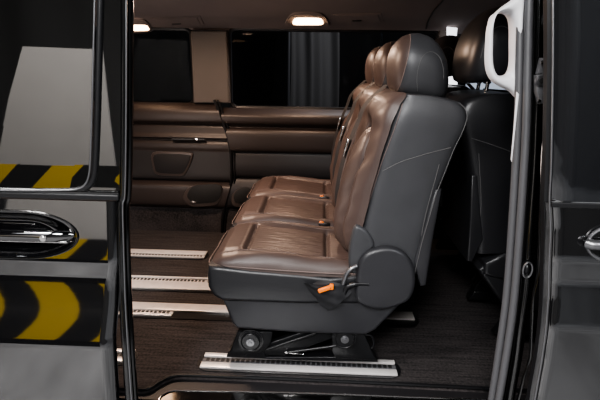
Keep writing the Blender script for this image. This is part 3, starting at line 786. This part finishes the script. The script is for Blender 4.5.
# door edge and opening seals
bodyedge=[(127.5,-90),(127.5,-15),(127.5,80),(127,150),(126,195),(124,205),(124.5,235),(125.5,270),(126.5,300),(129,345),(133.5,410)]
def edgetube(name,sh,off,r,m,par=None,lo=0):
    b=B(); P=smooth_path([PD(x+sh,y,off) for x,y in bodyedge],5); tube(b,P,r,10); return link(name,b,m,par)
F_(edgetube('door_edge',-3.5,.006,.0075,'gloss'))
F_(edgetube('edge_highlight_strip',-1.2,.0,.0022,'steel'))
struct(edgetube('trim_18',2.2,.03,.0085,'gloss')); struct(edgetube('trim_19',-1,.05,.016,'rubberb')); 
def doorY(z):
    k=(z+.35)/.005; i=max(0,min(len(ZS)-2,int(k))); f=k-i; return SL[i]*(1-f)+SL[i+1]*f
# ---- sliding door pushed back, standing out from the body
OFF=-.085
sd=empty('sliding_door',PD(600,420,OFF),'black sliding door slid open, standing proud of the body at the right edge','door')
def SDx(z): 
    return lerp([(-.4,.38),(.15,.497),(.27,.515),(.36,.497),(.6,.463),(1.1,.452)],z)
# fit edge from pixels
EDG=[(552.5,-20),(552.5,60),(551.5,130),(550.5,170),(549,200),(550,230),(548.5,262),(547.5,300),(545,330),(541,360),(534,400),(532,415)]
ep=sorted([( PD(x,y,OFF).z,PD(x,y,OFF).x) for x,y in EDG])
zsb=PD(570,205,OFF).z
b=skin(lambda z:lerp(ep,z),lambda z:1.6,-.35,zsb,OFF,140,200,False); F_(link('door_skin',b,'paint',sharp=False),sd)
b=skin(lambda z:lerp(ep,z),lambda z:1.6,zsb+.004,1.3,OFF+.004,40,60,False); F_(link('window_pane',b,'tint2',sharp=False),sd)
b=B(); tube(b,smooth_path([PD(x+.5,y,OFF+.002) for x,y in EDG],4),.0022,8); F_(link('edge_trim',b,'steel'),sd)
b=B(); tube(b,smooth_path([PD(x-3,y,OFF+.03) for x,y in EDG],4),.012,8); F_(link('edge_seal',b,'rubberb'),sd)
b=B(); box(b,(PD(549,205,OFF).x+.004,doorY(zsb)+OFF-.004,zsb-.006),(1.6,doorY(zsb)+OFF+.01,zsb+.006),.003); F_(link('belt_moulding',b,'rubberb'),sd)
c=PD(618,243,OFF)
h2=empty('door_handle',(0,0,0)); h2.parent=sd
b=B(); tube(b,[(c.x+.065*cos(k*pi/20),c.y-.004,c.z+.042*sin(k*pi/20)) for k in range(40)],.004,8,True); o=link('bowl_rim',b,'steel',h2); o.location=-Vector(sd.location)
b=B(); t=B(); bmesh.ops.create_uvsphere(t,u_segments=32,v_segments=16,radius=1); bmesh.ops.transform(t,matrix=Matrix.Translation((c.x,c.y+.004,c.z))@Matrix.Diagonal((.063,.008,.04,1)),verts=t.verts); merge(b,t); o=link('bowl',b,'gloss',h2); o.location=-Vector(sd.location)
b=B(); tube(b,smooth_path([(c.x-.062,c.y-.008,c.z),(c.x-.03,c.y-.018,c.z),(c.x+.3,c.y-.018,c.z)],6),.011,12); o=link('grip',b,'steel',h2); o.location=-Vector(sd.location)
# ------------------------------------------------------------------ studio around the van
b=B(); grid(b,lambda u,v:(-9+18*u,-8+15*v,-.6),4,4); struct(link('ground',b,'ground'))
b=B(); grid(b,lambda u,v:(-9+18*u,-7+.1*sin(40*u)+.05*sin(97*u+2*v),-.6+4.5*v),200,3); struct(link('studio_drape',b,'curtain',sharp=False))  # unseen drape behind the camera, added for grey sheen on the paint
# curtains beyond the far windows
b=B(); grid(b,lambda u,v:(-7+14*u,6.2+.08*sin(60*u)+.05*sin(131*u),-.6+4*v),240,2); tag(link('backdrop_curtain',b,'curtainb',sharp=False),'wide black backdrop curtain hanging beyond the far windows','curtain')
xc0=PY(289,60,4.4).x; xc1=PY(338,60,4.4).x
b=B(); grid(b,lambda u,v:(xc0+(xc1-xc0)*u+.02*sin(4*v+u),4.4+.05*sin(11*u)+.02*sin(23*u+2*v),.3+1.9*v),60,20); tag(link('hanging_curtain',b,'curtain',sharp=False),'dark blue grey curtain panel seen through the large far window','curtain')
b=B(); p=PY(289,60,4.3); tube(b,[(p.x,p.y,.2),(p.x,p.y,2.2)],.012,8); tag(link('curtain_pole',b,'steel'),'slim upright pole at the left edge of the hanging curtain','pole')
P=[PY(x,y,3.6) for x,y in ((377.5,27.5),(387.5,27.5),(387.5,31),(377.5,31))]; lx=(P[0].x+P[1].x)/2
lb=empty('light_stand',(lx,3.6,-.6),'small pale blue light bar on a thin black stand beyond the large far window','light')
b=B(); prism(b,[(p.x,p.z) for p in P],3.58,3.62,.004); o=link('light_bar',b,'lampb',lb); o.location=-Vector(lb.location)
b=B(); tube(b,[(lx,3.63,-.59),(lx,3.63,P[2].z)],.008,8); o=link('post',b,'blackp',lb); o.location=-Vector(lb.location)
b=B(); cyl(b,(lx,3.6,-.59),.16,.02,'Z',24,.004); o=link('base',b,'blackp',lb); o.location=-Vector(lb.location)
b=B(); box(b,(1.3,4.4,-.6),(2.3,4.45,1.3)); tag(link('softbox',b,'sky'),'bright bluish white panel glowing outside the rear side window','light')
# grey stand with hazard stripe behind the camera (seen mirrored in the front door)
def mir(px,py,d=-3.0,tilt=2.0,Yg=1.1):
    dr=ray(px,py); t=Yg/dr.y; p=CAM+dr*t
    n=Vector((0,-cos(radians(tilt)),sin(radians(tilt)))); r=dr-2*dr.dot(n)*n
    return p+r*((d-p.y)/r.y)
gb=empty('display_board',(mir(60,180).x,-3,-.6),'tall grey display board with black and yellow hazard band, standing opposite the van','board')
pts=[mir(28,47),mir(104,50),mir(110,120),mir(112,168),mir(-60,168),mir(2,168),mir(14,100)]
pts=[mir(28,47),mir(104,50),mir(112,120),mir(118,165),mir(2,165),mir(14,100)]
zb=ZB; zm=ZM; print('MIR',mir(50,190).z,mir(50,166).z)
b=B(); prism(b,[(p.x,p.z) for p in pts],-3.03,-3.0,0); F_(link('panel',b,'board',smooth=False),gb)
b=B(); prism(b,[(mir(-130,166).x,zm),(mir(122,166).x,zm),(mir(122,190).x,zb),(mir(-130,190).x,zb)],-3.03,-2.995,0); F_(link('hazard_band',b,'hazard',smooth=False),gb)
b=B(); box(b,(mir(-130,166).x,-3.03,-.6),(mir(122,166).x,-3.0,zb),0); F_(link('plinth',b,'curtainb',smooth=False),gb)
# ------------------------------------------------------------------ lights
def area(name,loc,target,size,power,col=(1,1,1),sy=None):
    l=bpy.data.lights.new(name,'AREA'); l.energy=power; l.size=size; l.color=col
    if sy: l.shape='RECTANGLE'; l.size_y=sy
    o=bpy.data.objects.new(name,l); C.objects.link(o); o.location=loc
    o.rotation_euler=(Vector(target)-Vector(loc)).to_track_quat('-Z','Y').to_euler(); return o
area('softbox_key',(-.9,-1.5,2.5),(.3,1.5,.6),.9,50,(.97,.98,1))
area('softbox_right',(2.6,-2.2,3.0),(.6,1.0,.4),.9,30,(.93,.96,1))
area('softbox_left',(-2.6,-2.0,3.2),(-1.4,1.0,-.2),1.2,25,(.95,.97,1))
area('floor_light',(-1,-3.5,3.6),(-1.5,-2.6,-.6),1.2,210,(1,.98,.96))
area('floor_light_right',(2.4,-2.6,3.6),(2.4,-2.6,-.6),1.2,110,(.97,.98,1))
area('drape_light',(2.8,-4.6,3.6),(3.0,-7,1.6),.6,160,(.9,.95,1))
area('board_light',(-2.2,-.6,3.4),(-2.4,-3,.5),.8,330,(1,.97,.94))
warm=(1,.71,.53)
area('dome_warm_front',(-.75,1.95,1.27),(-.3,1.7,0),.16,13,warm)
area('dome_warm_middle',(-.12,2.45,1.19),(-.05,1.9,0),.12,2.8,warm)
area('cabin_front_lamp',(-.95,1.7,.55),(-.3,2.4,1.2),.3,2.6,(1,.86,.78))  # added unseen fill from below, lifts headliner and pillars; no lamp there
area('dome_warm_wall',(-1.0,2.45,1.18),(-1.0,2.7,.2),.1,.5,warm)
area('curtain_light',(.3,3.2,2.6),(0,4.4,.9),.4,55,(1,.98,.95))
w=bpy.data.worlds.new('studio_dark'); bpy.context.scene.world=w; w.use_nodes=True
w.node_tree.nodes['Background'].inputs[0].default_value=(.55,.6,.7,1); w.node_tree.nodes['Background'].inputs[1].default_value=.006
bpy.context.scene.view_settings.view_transform='AgX'
bpy.context.scene.view_settings.look='AgX - Medium High Contrast'
bpy.context.scene.view_settings.exposure=.35
